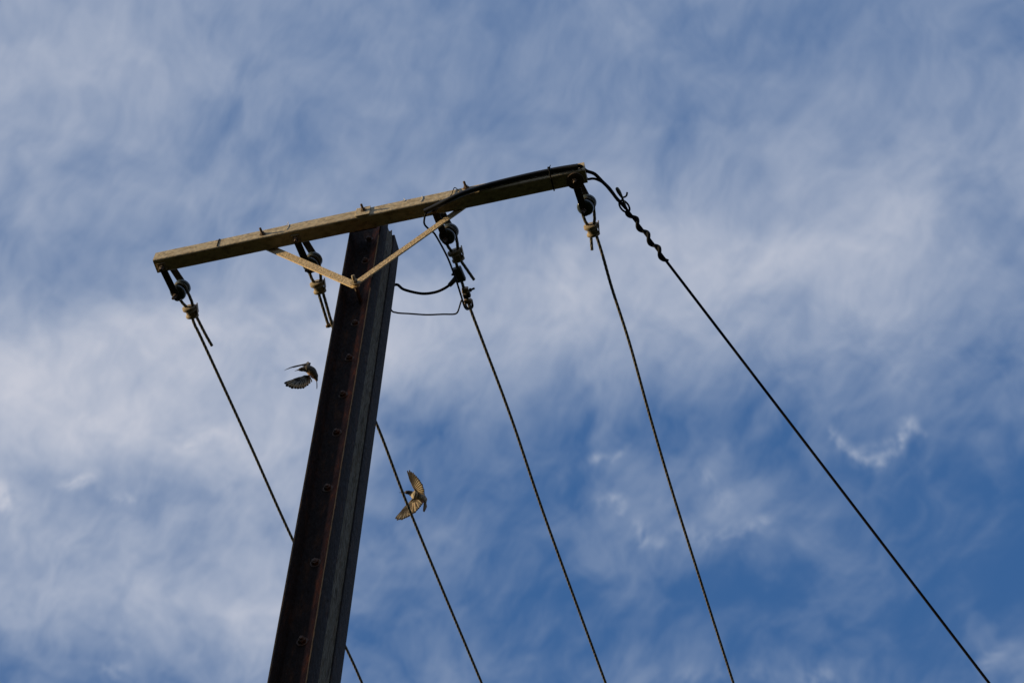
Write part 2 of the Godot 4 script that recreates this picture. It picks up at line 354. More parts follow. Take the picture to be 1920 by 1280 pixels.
	for j in side:
		for i in side:
			var u := (i + 0.5) / side * 2.0 - 1.0
			var v := (j + 0.5) / side * 2.0 - 1.6
			var sum := 0.02
			var val := 0.02 * 0.40
			for p in cover:
				var q := ((p.x - u) * (p.x - u) + (p.y - v) * (p.y - v)) * 520.0
				if q < 9.0:
					var w := exp(-q)
					sum += w
					val += w * p.z
			low[j * side + i] = val / sum
	var n := []
	for k in 6:
		var f := FastNoiseLite.new()
		f.seed = 40 + k
		f.noise_type = FastNoiseLite.TYPE_SIMPLEX_SMOOTH
		f.frequency = [7.0, 7.0, 9.0, 22.0, 1.6, 60.0][k]
		f.fractal_octaves = [3, 3, 6, 4, 4, 4][k]
		f.fractal_gain = [0.5, 0.5, 0.55, 0.55, 0.5, 0.6][k]
		n.append(f)
	var W := 4096
	var H := 2048
	var coarse := 4
	var whole := sky_part(low, side, n, wisps, W / coarse, H / coarse, 0, W / coarse, 0, H / coarse)
	whole.resize(W, H, Image.INTERPOLATE_CUBIC)
	# the stretch of sky in view carries finer detail of the same sheet
	var c0 := -700
	var r0 := 150
	var near := sky_part(low, side, n, wisps, W, H, c0, 1400, r0, 400)
	whole.blit_rect(near, Rect2i(0, 0, 700, 400), Vector2i(W - 700, r0))
	whole.blit_rect(near, Rect2i(700, 0, 700, 400), Vector2i(0, r0))
	return ImageTexture.create_from_image(whole)

func sky_part(low: PackedFloat32Array, side: int, n: Array, wisps: Array[Vector4], W: int, H: int, c0: int, cn: int, r0: int, rn: int) -> Image:
	var data := PackedFloat32Array()
	data.resize(cn * rn * 3)
	var warp_a: FastNoiseLite = n[0]
	var warp_b: FastNoiseLite = n[1]
	var puff: FastNoiseLite = n[2]
	var fibre: FastNoiseLite = n[3]
	var broad: FastNoiseLite = n[4]
	var crisp: FastNoiseLite = n[5]
	var cells := {}
	for w in wisps:
		var reach := w.z * 2.4 + 0.012
		for a in range(int(floor((w.x - reach) * 40.0)), int(floor((w.x + reach) * 40.0)) + 1):
			for b in range(int(floor((w.y - reach) * 40.0)), int(floor((w.y + reach) * 40.0)) + 1):
				var key := Vector2i(a, b)
				if not cells.has(key): cells[key] = []
				cells[key].append(w)
	var at := 0
	for r in rn:
		var polar := (r0 + r + 0.5) / H * PI
		var y := cos(polar)
		var s := sin(polar)
		for c in cn:
			var az := (c0 + c + 0.5) / W * TAU
			var air := Vector3(0.032, 0.112, 0.298)
			if y > 0.02:
				var u := sin(az) * s / y
				var v := -cos(az) * s / y
				var wa := warp_a.get_noise_2d(u, v)
				var wb := warp_b.get_noise_2d(u, v)
				var uu := u + wa * 0.030
				var vv := v + wb * 0.030
				# bilinear look-up of the broad cover
				var fx := clampf((uu + 1.0) * 0.5 * side - 0.5, 0.0, side - 1.001)
				var fy := clampf((vv + 1.6) * 0.5 * side - 0.5, 0.0, side - 1.001)
				var ix := int(fx)
				var iy := int(fy)
				fx -= ix
				fy -= iy
				var k := iy * side + ix
				var cov := lerpf(lerpf(low[k], low[k + 1], fx), lerpf(low[k + side], low[k + side + 1], fx), fy)
				var out := smoothstep(0.75, 1.15, maxf(absf(u), absf(v + 0.6)))
				cov += broad.get_noise_2d(u, v) * 0.35 * out
				var big := puff.get_noise_2d(u + wb * 0.04, v - wa * 0.04)
				# fibres drawn out across the sheet
				var fa := (u * 0.52 + v * 0.85) * 0.34
				var fb := (u * 0.85 - v * 0.52) * 1.5
				var thin := fibre.get_noise_2d(fa * 1.2 + wb * 0.01, fb + wa * 0.025)
				var hair := crisp.get_noise_2d(fa * 1.5 + wb * 0.008, fb * 0.75 + wa * 0.022 + big * 0.006)
				var grain := crisp.get_noise_2d(uu, vv)
				var room := 0.50 + 1.5 * clampf(cov * (1.0 - cov), 0.0, 0.25)
				var curl := puff.get_noise_2d(uu * 2.3 + wb * 0.05 + 5.0, vv * 2.3 - wa * 0.05)
				cov += (big * 0.28 + thin * 0.10 + hair * 0.055) * room + grain * 0.05 * cov + curl * 0.13 * clampf(cov, 0.06, 0.8)
				# crisper scraps of lower cloud
				var cell := Vector2i(int(floor(u * 40.0)), int(floor(v * 40.0)))
				if cells.has(cell):
					var scrap := 0.0
					for w in cells[cell]:
						var dx: float = u + wa * 0.008 + grain * 0.003 - w.x
						var dy: float = v + wb * 0.008 + hair * 0.004 - w.y
						scrap = maxf(scrap, w.w * exp(-(dx * dx + dy * dy) / (w.z * w.z)))
					cov += scrap * clampf(0.85 + 0.6 * hair + 0.75 * grain + 0.2 * big, 0.15, 1.3)
				# nowhere quite clear
				cov = (cov - 0.36) * lerpf(0.92, 1.14, smoothstep(0.38, 0.70, -v)) + 0.36
				cov = 0.5 * (cov + sqrt(cov * cov + 0.004))
				cov = clampf(cov, 0.0, 1.05)
				var low_air := exp(-y * 5.0)
				air = air.lerp(Vector3(0.30, 0.38, 0.52), low_air)
				var cloud := Vector3(0.535, 0.562, 0.655)
				var t := cov * (1.0 - 0.5 * low_air)
				air = Vector3(lerpf(air.x, cloud.x, t - 0.10 * t * (1.0 - t)), lerpf(air.y, cloud.y, t + 0.02 * t * (1.0 - t)), lerpf(air.z, cloud.z, t + 0.10 * t * (1.0 - t)))
			else:
				air = Vector3(0.33, 0.37, 0.45)
			data[at] = air.x
			data[at + 1] = air.y
			data[at + 2] = air.z
			at += 3
	return Image.create_from_data(cn, rn, false, Image.FORMAT_RGBF, data.to_byte_array())

# ------------------------------------------------------------------ pole and crossarm
func level_x(x: float, y: float) -> float:
	# the right side of the old pole leans in a little towards the ground
	var t := clampf((8.70 - y) / 3.3, 0.0, 1.0)
	return x - 0.027 * t * clampf((x - 0.991) / 0.165, 0.0, 1.0)

func channel(z_web: float, open: float, top: float, web_tint: bool) -> SurfaceTool:
	# a rolled U section: web at z_web, flanges towards open (+1 or -1)
	var st := start()
	var s := []
	var depth := 0.09 if open > 0 else 0.093
	# half outline (x from the middle, z from the back of the web), then mirrored
	var half := [Vector2(0.0825, 0.003), Vector2(0.0825, depth - 0.001), Vector2(0.0815, depth), Vector2(0.0760, depth), Vector2(0.0735, depth - 0.002), Vector2(0.0728, depth - 0.006), Vector2(0.0700, 0.024), Vector2(0.0670, 0.015), Vector2(0.0610, 0.010), Vector2(0.052, 0.0082), Vector2(0.014, 0.008), Vector2(0.005, 0.008)]
	for q in half: s.append(q)
	for k in range(half.size() - 1, -1, -1): s.append(Vector2(-half[k].x, half[k].y))
	s.append(Vector2(-0.0795, 0.0))
	s.append(Vector2(0.0795, 0.0))
	var m := s.size()
	var heights := []
	var y := -0.4
	while y < top:
		heights.append(y)
		y += 0.30
	heights.append(top)
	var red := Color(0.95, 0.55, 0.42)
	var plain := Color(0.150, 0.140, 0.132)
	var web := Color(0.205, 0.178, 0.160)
	var prev := []
	for h in heights:
		var ring := []
		for q in s:
			var x := level_x(1.0735 + q.x, h)
			ring.append(Vector3(x, h, z_web + q.y * open))
		if not prev.is_empty():
			for k in m:
				var l := (k + 1) % m
				var smooth := 1 if k in [0, 1, 2, 3, 4, 6, 7, 8, 16, 17, 18] else -1
				# the web is tinted redder beside the right flange, browner elsewhere
				var cc := red if web_tint and k >= 5 and k <= 10 else plain
				var cd := red if web_tint and l >= 5 and l <= 10 else plain
				if web_tint and k >= 10 and k <= 13: cd = web
				if web_tint and k >= 11 and k <= 14: cc = web
				if open > 0: quad(st, prev[l], prev[k], ring[k], ring[l], smooth, cd, cc)
				else: quad(st, prev[k], prev[l], ring[l], ring[k], smooth, cc, cd)
		prev = ring
	var flat := PackedVector2Array(s)
	var idx := Geometry2D.triangulate_polygon(flat)
	for k in range(0, idx.size(), 3):
		tri(st, prev[idx[k]], prev[idx[k + 1]], prev[idx[k + 2]], -1, plain, plain)
	return st

func timber_shape() -> SurfaceTool:
	# a squared timber whose top has rotted to splinters
	var st := start()
	var crack := FastNoiseLite.new()
	crack.seed = 5
	crack.frequency = 0.9
	var nx := 10
	var nz := 8
	var top := []
	for j in nz:
		var row := []
		for i in nx:
			var x := lerpf(0.999, 1.150, float(i) / (nx - 1))
			var z := lerpf(-0.192, -0.0905, float(j) / (nz - 1))
			var edge := clampf((i - nx * 0.45) / (nx * 0.55), 0.0, 1.0)
			var step := snappedf(crack.get_noise_2d(i * 0.9 + 7.0, j * 1.3) * 0.10, 0.02)
			row.append(Vector3(x, 8.995 + step - 0.03 * edge * rng.randf(), z))
		top.append(row)
	for j in nz - 1:
		for i in nx - 1:
			quad(st, top[j][i], top[j + 1][i], top[j + 1][i + 1], top[j][i + 1])
	# sides: outline walked round, with long drying cracks
	var outline := []
	for i in nx: outline.append([nz - 1, i])
	for j in range(nz - 2, -1, -1): outline.append([j, nx - 1])
	for i in range(nx - 2, -1, -1): outline.append([0, i])
	for j in range(1, nz - 1): outline.append([j, 0])
	var m := outline.size()
	var prev := []
	var y := -0.5
	while true:
		var ring := []
		for o in outline:
			var p: Vector3 = top[o[0]][o[1]]
			var h := minf(y, p.y)
			var q := Vector3(level_x(p.x, h), h, p.z)
			if o[1] == nx - 1 and o[0] > 0 and o[0] < nz - 1:
				q.x -= maxf(0.0, crack.get_noise_2d(o[0] * 31.0, h * 0.8)) * 0.010
			ring.append(q)
		if not prev.is_empty():
			for k in m: quad(st, prev[k], prev[(k + 1) % m], ring[(k + 1) % m], ring[k])
		prev = ring
		if y > 9.2: break
		y += 0.25
	return st

func flat_bar(st: SurfaceTool, a: Vector3, b: Vector3, wide: float, thick: float) -> void:
	# a flat bar between two bolt holes, its face towards +z, ends rounded
	var d := (b - a).normalized()
	var w := Vector3(-d.y, d.x, 0.0)
	var n := Vector3(0, 0, 1)
	var out := []
	for k in 9:
		var f := PI * 0.5 + PI * k / 8.0
		out.append(a + (d * cos(f) + w * sin(f)) * wide * 0.5)
	for k in 9:
		var f := -PI * 0.5 + PI * k / 8.0
		out.append(b + (d * cos(f) + w * sin(f)) * wide * 0.5)
	var m := out.size()
	var bev := 0.0012
	var ca := (a + b) * 0.5
	for k in m:
		var l := (k + 1) % m
		var p: Vector3 = out[k]
		var q: Vector3 = out[l]
		var pi := p + (ca - p).normalized() * bev
		var qi := q + (ca - q).normalized() * bev
		var f := n * thick
		quad(st, p, q, q + f - n * bev, p + f - n * bev, -1)
		quad(st, p + f - n * bev, q + f - n * bev, qi + f, pi + f, -1)
		tri(st, ca + f, pi + f, qi + f)
		tri(st, ca, q, p)

func build_pole() -> void:
	var base := Vector3(1.0735, 0.0, -0.14)
	var t := thing("utility_pole", "rusty steel and timber pole carrying a tan crossarm with two flat braces", "utility pole", base)
	part("timber_post", timber_shape(), mats.timber, t)
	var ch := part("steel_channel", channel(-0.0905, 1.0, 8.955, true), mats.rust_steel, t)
	var back := part("steel_channel", channel(-0.1925, -1.0, 9.025, false), mats.rust_steel, t)
	# bolts through the web, with nuts towards the viewer and again behind
	var spots := [8.79, 8.555, 7.94, 7.63, 7.33, 7.042, 6.655, 6.195, 5.768, 5.35, 4.95, 4.4, 3.8, 3.2, 2.5, 1.8, 1.1, 0.5]
	for i in spots.size():
		var h: float = spots[i]
		var x := level_x(1.0735, h) - 0.006
		bolt("bolt", Vector3(x, h, -0.0825), Vector3(rng.randf_range(-0.08, 0.08), rng.randf_range(-0.1, 0.05), 1), 0.0145, 0.013, 0.006 + 0.006 * rng.randf(), mats.bolt, ch)
		if i % 3 == 0:
			bolt("nut", Vector3(x, h, -0.2005), Vector3(0, 0, -1), 0.013, 0.011, 0.014, mats.bolt, back)
	# crossarm
	var st := start()
	var sec := []
	var hy := (ARM_TOP - ARM_LOW) * 0.5
	var hz := (ARM_FRONT - ARM_REAR) * 0.5
	var rad := 0.009
	for k in [[1, 1], [-1, 1], [-1, -1], [1, -1]]:
		for f in 7:
			var ang := (PI * 0.5 * clampf((f - 1.0) / 4.0, 0.0, 1.0))
			var rear := 0.0015 if f == 0 else 0.0
			var fore := 0.0015 if f == 6 else 0.0
			var cx: float = k[0] * (hy - rad)
			var cy: float = k[1] * (hz - rad)
			var base_ang: float = {Vector2i(1, 1): 0.0, Vector2i(-1, 1): PI * 0.5, Vector2i(-1, -1): PI, Vector2i(1, -1): PI * 1.5}[Vector2i(k[0], k[1])]
			sec.append(Vector2(cx + cos(base_ang + ang) * rad, cy + sin(base_ang + ang) * rad) + Vector2.from_angle(base_ang) * -fore + Vector2.from_angle(base_ang + PI * 0.5) * -rear)
	var path := PackedVector3Array()
	var wob := FastNoiseLite.new()
	wob.seed = 77
	wob.frequency = 2.0
	for k in 45:
		var x := 2.2023 * k / 44.0
		path.append(Vector3(x, (ARM_TOP + ARM_LOW) * 0.5 + wob.get_noise_1d(x) * 0.0012, (ARM_FRONT + ARM_REAR) * 0.5 + wob.get_noise_1d(x + 40.0) * 0.001))
	sweep(st, path, sec, func(_q): return 1.0, 0.0, true, Color.WHITE, Vector3.UP)
	var arm := part("crossarm", st, mats.arm, t)
	# bolts through the crossarm: two for the braces, one with a square washer for the pole
	for b in [[0.5688, 8.745], [1.0891, 8.762], [1.6095, 8.784]]:
		bolt("bolt", Vector3(b[0], b[1], ARM_FRONT + (0.005 if b[0] > 1.0 and b[0] < 1.2 else 0.0)), Vector3(-0.10, 0.12, 1), 0.0115, 0.010, 0.026, mats.bolt, arm)
	st = start()
	box(st, Vector3(1.086, 8.757, ARM_FRONT + 0.0032), Vector3(0.036, 0.044, 0.003), 0.001)
	part("square_washer", st, mats.arm, arm)
	st = start()  # packing between arm and channel
	box(st, Vector3(1.0735, 8.765, 0.0062), Vector3(0.06, 0.035, 0.0055), 0.001)
	part("packing_plate", st, mats.strap, t)
	# dark band, pale runs of paint over the front edge
	st = start()
	box(st, Vector3(0.336, 8.756, ARM_FRONT + 0.0012), Vector3(0.003, 0.040, 0.0012), 0.0004)
	box(st, Vector3(0.336, 8.8012, 0.050), Vector3(0.003, 0.0012, 0.036), 0.0004)
	part("band", st, mats.black_sheath, arm)
	for d in [[0.697, 8.770, 0.034, 0.0035], [1.296, 8.788, 0.014, 0.0025], [1.385, 8.764, 0.032, 0.0040], [0.690, 8.812, 0.014, 0.0014], [1.291, 8.806, 0.010, 0.0014]]:
		st = start()
		var ends := [Vector3(d[0], d[1] + d[2], ARM_FRONT + 0.0005), Vector3(d[0] + 0.004, d[1], ARM_FRONT + 0.0008), Vector3(d[0] - 0.003, d[1] - d[2], ARM_FRONT + 0.0005)]
		sweep(st, smooth_path(ends, 0.008), circle(6), func(_q): return Vector2(0.0016, d[3] * 0.7))
		part("paint_run", st, mats.drip, arm)
	# braces behind the arm, meeting at one bolt in front of the web
	var meet := Vector3(1.0735, 8.145, 0.0025)
	st = start()
	flat_bar(st, meet, Vector3(0.575, 8.752, 0.0025), 0.042, 0.007)
	var br := part("brace", st, mats.brace, t)
	st = start()
	flat_bar(st, meet + Vector3(0.004, 0.004, 0.0075), Vector3(1.6095, 8.786, 0.0035), 0.038, 0.007)
	part("brace", st, mats.brace, t)
	bolt("bolt", meet + Vector3(0, 0, 0.0165), Vector3(0.05, 0.1, 1), 0.016, 0.014, 0.026, mats.clamp, br)
	st = start()
	rod(st, meet + Vector3(0, 0, -0.09), meet + Vector3(0, 0, 0.016), 0.009)
	part("bolt", st, mats.bolt, br)

# ------------------------------------------------------------------ insulators
func build_insulator(bx: float, label: String, round_washer: bool) -> void:
	var t := thing("insulator", label, "insulator", Vector3(bx, ARM_LOW, 0.04), "insulators along the crossarm")
	var spool := Vector3(bx + 0.030, 8.755, -0.122)
	var tilt := Vector3(0.018, 0.062, 0.0).normalized()
	var lo := Vector3(bx + 0.012, 8.7035, 0.0)
	for s in 2:
		var st := start()
		var y := 8.7055 if s == 0 else 8.8045
		var a := Vector3(bx, y, 0.045)
		var b := Vector3(bx + (0.016 if s == 0 else 0.044), y, -0.140)
		var d := (b - a).normalized()
		var w := Vector3(d.z, 0, -d.x)
		var out := []
		for k in 9: out.append(a + (d * cos(PI * 0.5 + PI * k / 8.0) - w * sin(PI * 0.5 + PI * k / 8.0)) * 0.0175)
		for k in 9: out.append(b + (d * cos(-PI * 0.5 + PI * k / 8.0) - w * sin(-PI * 0.5 + PI * k / 8.0)) * 0.0175)
		var c := (a + b) * 0.5
		var up := Vector3(0, 0.003, 0)
		for k in out.size():
			var p: Vector3 = out[k]
			var q: Vector3 = out[(k + 1) % out.size()]
			quad(st, q - up, p - up, p + up, q + up)
			tri(st, c + up, q + up, p + up)
			tri(st, c - up, p - up, q - up)
		part("strap", st, mats.strap, t)
	# porcelain spool: two skirts and a waist
	var st := start()
	var prof := []
	for q in [[0.013, -0.044], [0.030, -0.043], [0.038, -0.040], [0.0425, -0.033], [0.0430, -0.025], [0.040, -0.018], [0.033, -0.010], [0.0265, -0.004], [0.025, 0.0], [0.0265, 0.004], [0.033, 0.010], [0.040, 0.018], [0.0430, 0.025], [0.0425, 0.033], [0.038, 0.040], [0.030, 0.043], [0.013, 0.044]]:
		prof.append(Vector2(q[0], q[1]))
	lathe(st, spool, tilt, prof, 36)
	part("spool", st, mats.porcelain, t)
	# pin through the spool with its nut below
	st = start()
	rod(st, spool - tilt * 0.058, spool + tilt * 0.062, 0.007)
	nut(st, spool - tilt * 0.055, -tilt, 0.0125, 0.011)
	sweep(st, PackedVector3Array([spool - tilt * 0.064, spool - tilt * 0.088]), circle(12), func(_q): return 0.0075)
	nut(st, spool + tilt * 0.052, tilt, 0.0125, 0.010)
	part("pin", st, mats.bolt, t)
	# bolt through the crossarm
	st = start()
	rod(st, Vector3(bx, ARM_LOW - 0.010, 0.045), Vector3(bx, ARM_TOP + 0.03, 0.045), 0.008)
	nut(st, Vector3(bx, ARM_LOW - 0.0075, 0.045), Vector3.DOWN, 0.0135, 0.013)
	sweep(st, PackedVector3Array([Vector3(bx, ARM_LOW - 0.018, 0.045), Vector3(bx + 0.002, ARM_LOW - 0.040, 0.045)]), circle(12), func(_q): return 0.0078)
	nut(st, Vector3(bx, ARM_TOP + 0.0085, 0.045), Vector3.UP, 0.0135, 0.013)
	part("bolt", st, mats.bolt, t)
	st = start()
	if round_washer:
		lathe(st, Vector3(bx + 0.004, ARM_LOW - 0.0095, 0.040), Vector3.UP, [Vector2(0.010, 0.0), Vector2(0.042, 0.0), Vector2(0.0435, 0.0015), Vector2(0.0435, 0.006), Vector2(0.042, 0.0075), Vector2(0.010, 0.0075)], 36)
	else:
		box(st, Vector3(bx, ARM_LOW - 0.0050, 0.045), Vector3(0.021, 0.0028, 0.021), 0.0006, Basis(Vector3.UP, 0.05))
	part("washer", st, mats.clamp if not round_washer else mats.bolt, t)

# ------------------------------------------------------------------ conductors
func bobbin(at: Vector3, turn: float, m: Material, parent: Node) -> void:
	# a spool-shaped dead-end clamp: two rims round a groove and a raised cheek
	var st := start()
	var b := Basis(Vector3.UP, turn)
	var d := b * Vector3(0, 0, 1)
	var sd := b * Vector3(1, 0, 0)
	var prof := []
	for q in [[0.008, -0.0310], [0.0310, -0.0310], [0.0330, -0.0295], [0.0335, -0.0200], [0.0320, -0.0175], [0.0275, -0.0150], [0.0262, -0.0060], [0.0268, 0.0020], [0.0300, 0.0085], [0.0372, 0.0110], [0.0392, 0.0135], [0.0395, 0.0270], [0.0375, 0.0300], [0.008, 0.0310]]:
		prof.append(Vector2(q[0], q[1]))
	lathe(st, at, d, prof, 30, 0.74, sd)
	part("clamp", st, m, parent)
	st = start()
	box(st, at + b * Vector3(0.0345, 0.004, 0.010), Vector3(0.003, 0.018, 0.026), 0.0015, b * Basis(Vector3.UP, 0.16))
	part("cheek", st, m, parent)

func conductor_path(pts: Array) -> PackedVector3Array:
	# fine steps where the wire can be seen, long ones beyond
	var out := smooth_path(pts, 0.008)
	var last: Vector3 = out[out.size() - 1]
	var before: Vector3 = out[out.size() - 20]
	var slope := (last.x - before.x) / (last.z - before.z)
	var z := last.z
	while z > -40.0:
		z -= 0.02 if z > -5.0 else 1.0
		out.append(Vector3(last.x + (z - last.z) * slope, 8.755 + 0.05 * z + 0.00125 * z * z, z))
	return out

func sag(x: float, z: float) -> Vector3:
	return Vector3(x, 8.755 + 0.05 * z + 0.00125 * z * z, z)

func build_wire(bx: float, cx: float, cz: float, wire: Array, tail: Array, label: String, dark: bool) -> Node3D:
	var t := thing("overhead_wire", label, "wire", Vector3(cx, 8.755, cz), "stranded wires leaving the crossarm")
	var r := 0.0080
	var lay := TAU / 0.14
	var sec := strand_section()
	var st := start()
	sweep(st, conductor_path(wire), sec, func(_q): return r, lay)
	part("conductor", st, mats.conductor, t)
	st = start()
	sweep(st, smooth_path(tail, 0.006), sec, func(_q): return r, lay)
	part("tail", st, mats.conductor, t)
	# the loop round the spool
	var s := Vector3(bx + 0.030, 8.755, -0.122)
	var first: Vector3 = wire[0]
	var other: Vector3 = tail[0]
	var left := first if first.x < other.x else other
	var right := other if first.x < other.x else first
	var ring := [left + Vector3(0, 0, 0.03), Vector3(lerpf(left.x, s.x, 0.35) - 0.018, 8.755, cz + 0.055)]
	for k in 9:
		var f := PI + 0.35 - (PI + 0.7) * k / 8.0
		ring.append(s + Vector3(cos(f) * 0.034, 0.0, sin(f) * 0.034))
	ring.append(Vector3(lerpf(right.x, s.x, 0.35) + 0.016, 8.755, cz + 0.055))
	ring.append(right + Vector3(0, 0, 0.03))
	st = start()
	sweep(st, smooth_path(ring, 0.005), sec, func(_q): return r, lay)
	part("loop", st, mats.conductor, t)
	bobbin(Vector3(cx, 8.752, cz), rng.randf_range(-0.15, 0.1), mats.clamp, t)
	return t

func build_wires() -> void:
	build_wire(0.036, 0.079, -0.255, [Vector3(0.0745, 8.752, -0.27), sag(0.0775, -0.33), sag(0.0878, -0.426), sag(0.140, -1.05), sag(0.189, -1.70), sag(0.274, -2.49), sag(0.2955, -2.755)], [Vector3(0.094, 8.757, -0.27), Vector3(0.097, 8.757, -0.31), Vector3(0.106, 8.759, -0.40), Vector3(0.117, 8.76, -0.475)], "leftmost stranded wire, looped round the insulator at the crossarm's left end", false)
	var w2 := build_wire(0.733, 0.754, -0.265, [Vector3(0.766, 8.756, -0.28), Vector3(0.766, 8.75, -0.34), Vector3(0.764, 8.738, -0.47), Vector3(0.772, 8.728, -0.56), sag(0.834, -1.10), sag(0.870, -1.70), sag(0.972, -2.90)], [Vector3(0.745, 8.753, -0.28), Vector3(0.743, 8.753, -0.33), Vector3(0.7405, 8.75, -0.50)], "stranded wire that passes behind the pole and across the lower bird", false)
	var st := start()
	box(st, Vector3(0.752, 8.746, -0.487), Vector3(0.019, 0.010, 0.008), 0.002, Basis(Vector3.UP, 0.12))
	box(st, Vector3(0.763, 8.746, -0.478), Vector3(0.007, 0.012, 0.016), 0.002)
	rod(st, Vector3(0.729, 8.746, -0.492), Vector3(0.776, 8.746, -0.484), 0.005)
	nut(st, Vector3(0.735, 8.746, -0.491), Vector3(-1, 0, -0.2), 0.008, 0.007)
	part("split_bolt", st, mats.bronze, w2)
	build_wire(1.440, 1.479, -0.248, [Vector3(1.4665, 8.752, -0.265), Vector3(1.467, 8.75, -0.33), Vector3(1.472, 8.742, -0.45), sag(1.4785, -0.558), sag(1.4955, -0.744), sag(1.5385, -1.231), sag(1.580, -1.907), sag(1.674, -3.064)], [Vector3(1.487, 8.757, -0.262), Vector3(1.494, 8.757, -0.29), Vector3(1.510, 8.758, -0.34), Vector3(1.531, 8.758, -0.405)], "stranded wire just right of the pole, with a grey tap box and bronze clamps", true)
	build_wire(2.141, 2.171, -0.262, [Vector3(2.181, 8.752, -0.27), sag(2.186, -0.30), sag(2.195, -0.42), sag(2.2045, -0.60), sag(2.2315, -0.92), sag(2.255, -1.386), sag(2.285, -1.853), sag(2.328, -2.40), sag(2.3965, -3.226)], [Vector3(2.160, 8.757, -0.275), Vector3(2.154, 8.756, -0.32), Vector3(2.147, 8.754, -0.372)], "stranded wire from the crossarm's right end, with a short cut tail", false)

func build_taps() -> void:
	# what is clamped to the wire right of the pole
	var t := thing("tap_box", "small grey tap box clamped on the wire right of the pole", "connector", Vector3(1.467, 8.752, -0.352))
	var st := start()
	var b := Basis(Vector3.UP, -0.12)
	box(st, Vector3(1.467, 8.748, -0.352), Vector3(0.0225, 0.016, 0.040), 0.004, b)
	part("body", st, mats.grey_plastic, t)
	st = start()
	nut(st, Vector3(1.440, 8.748, -0.345), Vector3(-1, 0, -0.1), 0.008, 0.007)
	rod(st, Vector3(1.448, 8.748, -0.345), Vector3(1.428, 8.748, -0.347), 0.005)
	part("bolt", st, mats.black_sheath, t)
	st = start()
	sweep(st, PackedVector3Array([Vector3(1.452, 8.742, -0.362), Vector3(1.432, 8.740, -0.378), Vector3(1.405, 8.740, -0.398)]), circle(14), func(q): return 0.0145 - 0.003 * q)
	part("lug", st, mats.grey_plastic, t)

	t = thing("bolted_clamp", "bronze bolted clamp between the grey tap box and the U clamp", "clamp", Vector3(1.474, 8.742, -0.45))
	st = start()
	box(st, Vector3(1.4755, 8.742, -0.443), Vector3(0.017, 0.014, 0.014), 0.003, Basis(Vector3.UP, 0.2))
	part("jaw", st, mats.bronze, t)
	st = start()
	box(st, Vector3(1.477, 8.740, -0.472), Vector3(0.019, 0.015, 0.013), 0.003, Basis(Vector3.UP, -0.1))
	part("jaw", st, mats.strap, t)
	st = start()
	rod(st, Vector3(1.462, 8.745, -0.458), Vector3(1.524, 8.745, -0.446), 0.0055)
	nut(st, Vector3(1.497, 8.745, -0.4515), Vector3(1, 0, 0.2), 0.010, 0.009)
	part("bolt", st, mats.strap, t)

	t = thing("u_clamp", "bronze U clamp gripping the wire below the bolted clamp", "clamp", Vector3(1.474, 8.737, -0.52))
	st = start()
	box(st, Vector3(1.4745, 8.737, -0.506), Vector3(0.020, 0.015, 0.011), 0.004, Basis(Vector3.UP, 0.15))
	part("saddle", st, mats.bronze, t)
	st = start()
	var ub := []
	for k in 13:
		var f := PI * k / 12.0
		ub.append(Vector3(1.4755 + cos(f) * 0.017, 8.737, -0.532 - sin(f) * 0.019))
	ub.push_front(Vector3(1.4945, 8.737, -0.502))
	ub.append(Vector3(1.4585, 8.737, -0.502))
	tube(st, ub, 0.0058, 10, 0.004)
	part("u_bolt", st, mats.strap, t)
	st = start()
	box(st, Vector3(1.4765, 8.741, -0.533), Vector3(0.008, 0.012, 0.015), 0.003)
	part("wedge", st, mats.bronze, t)

	t = thing("jumper_cable", "thick black jumper cable curving from the pole to the grey tap box", "cable", Vector3(1.11, 8.68, -0.27))
	st = start()
	tube(st, [Vector3(1.105, 8.72, -0.200), Vector3(1.130, 8.69, -0.295), Vector3(1.158, 8.70, -0.316), Vector3(1.1795, 8.72, -0.360), Vector3(1.2547, 8.735, -0.409), Vector3(1.3221, 8.74, -0.4205), Vector3(1.375, 8.74, -0.410), Vector3(1.412, 8.740, -0.393)], 0.0072, 12)
	part("cable", st, mats.black_sheath, t)

	t = thing("earth_lead", "thin black lead running straight from the pole below the jumper cable", "cable", Vector3(1.10, 8.62, -0.40))
	st = start()
	tube(st, [Vector3(1.10, 8.62, -0.288), Vector3(1.10, 8.64, -0.41), Vector3(1.118, 8.66, -0.448), Vector3(1.176, 8.70, -0.491), Vector3(1.2537, 8.72, -0.5269), Vector3(1.334, 8.72, -0.5425), Vector3(1.388, 8.72, -0.5545), Vector3(1.408, 8.72, -0.550), Vector3(1.422, 8.72, -0.530), Vector3(1.437, 8.72, -0.502), Vector3(1.447, 8.722, -0.487), Vector3(1.450, 8.73, -0.500), Vector3(1.462, 8.737, -0.508)], 0.0042, 8, 0.006)
	part("lead", st, mats.black_sheath, t)

	t = thing("drop_lead", "thin black lead dropping from the tube's end past the insulator to the U clamp", "cable", Vector3(1.41, 8.68, 0.05))
	st = start()
	tube(st, [Vector3(1.430, 8.680, 0.064), Vector3(1.405, 8.672, 0.055), Vector3(1.388, 8.664, 0.030), Vector3(1.3815, 8.6555, 0.0), Vector3(1.4055, 8.634, -0.03), Vector3(1.4226, 8.630, -0.055), Vector3(1.4527, 8.6022, -0.16), Vector3(1.4625, 8.600, -0.247), Vector3(1.4641, 8.617, -0.32), Vector3(1.4638, 8.6353, -0.42), Vector3(1.4655, 8.635, -0.478), Vector3(1.4700, 8.668, -0.515), Vector3(1.476, 8.715, -0.536), Vector3(1.477, 8.735, -0.530)], 0.0048, 10, 0.006)
	part("lead", st, mats.black_sheath, t)

	t = thing("cable_tube", "thick black tube tied along the front of the crossarm's right half", "tube", Vector3(1.80, 8.74, 0.10))
	st = start()
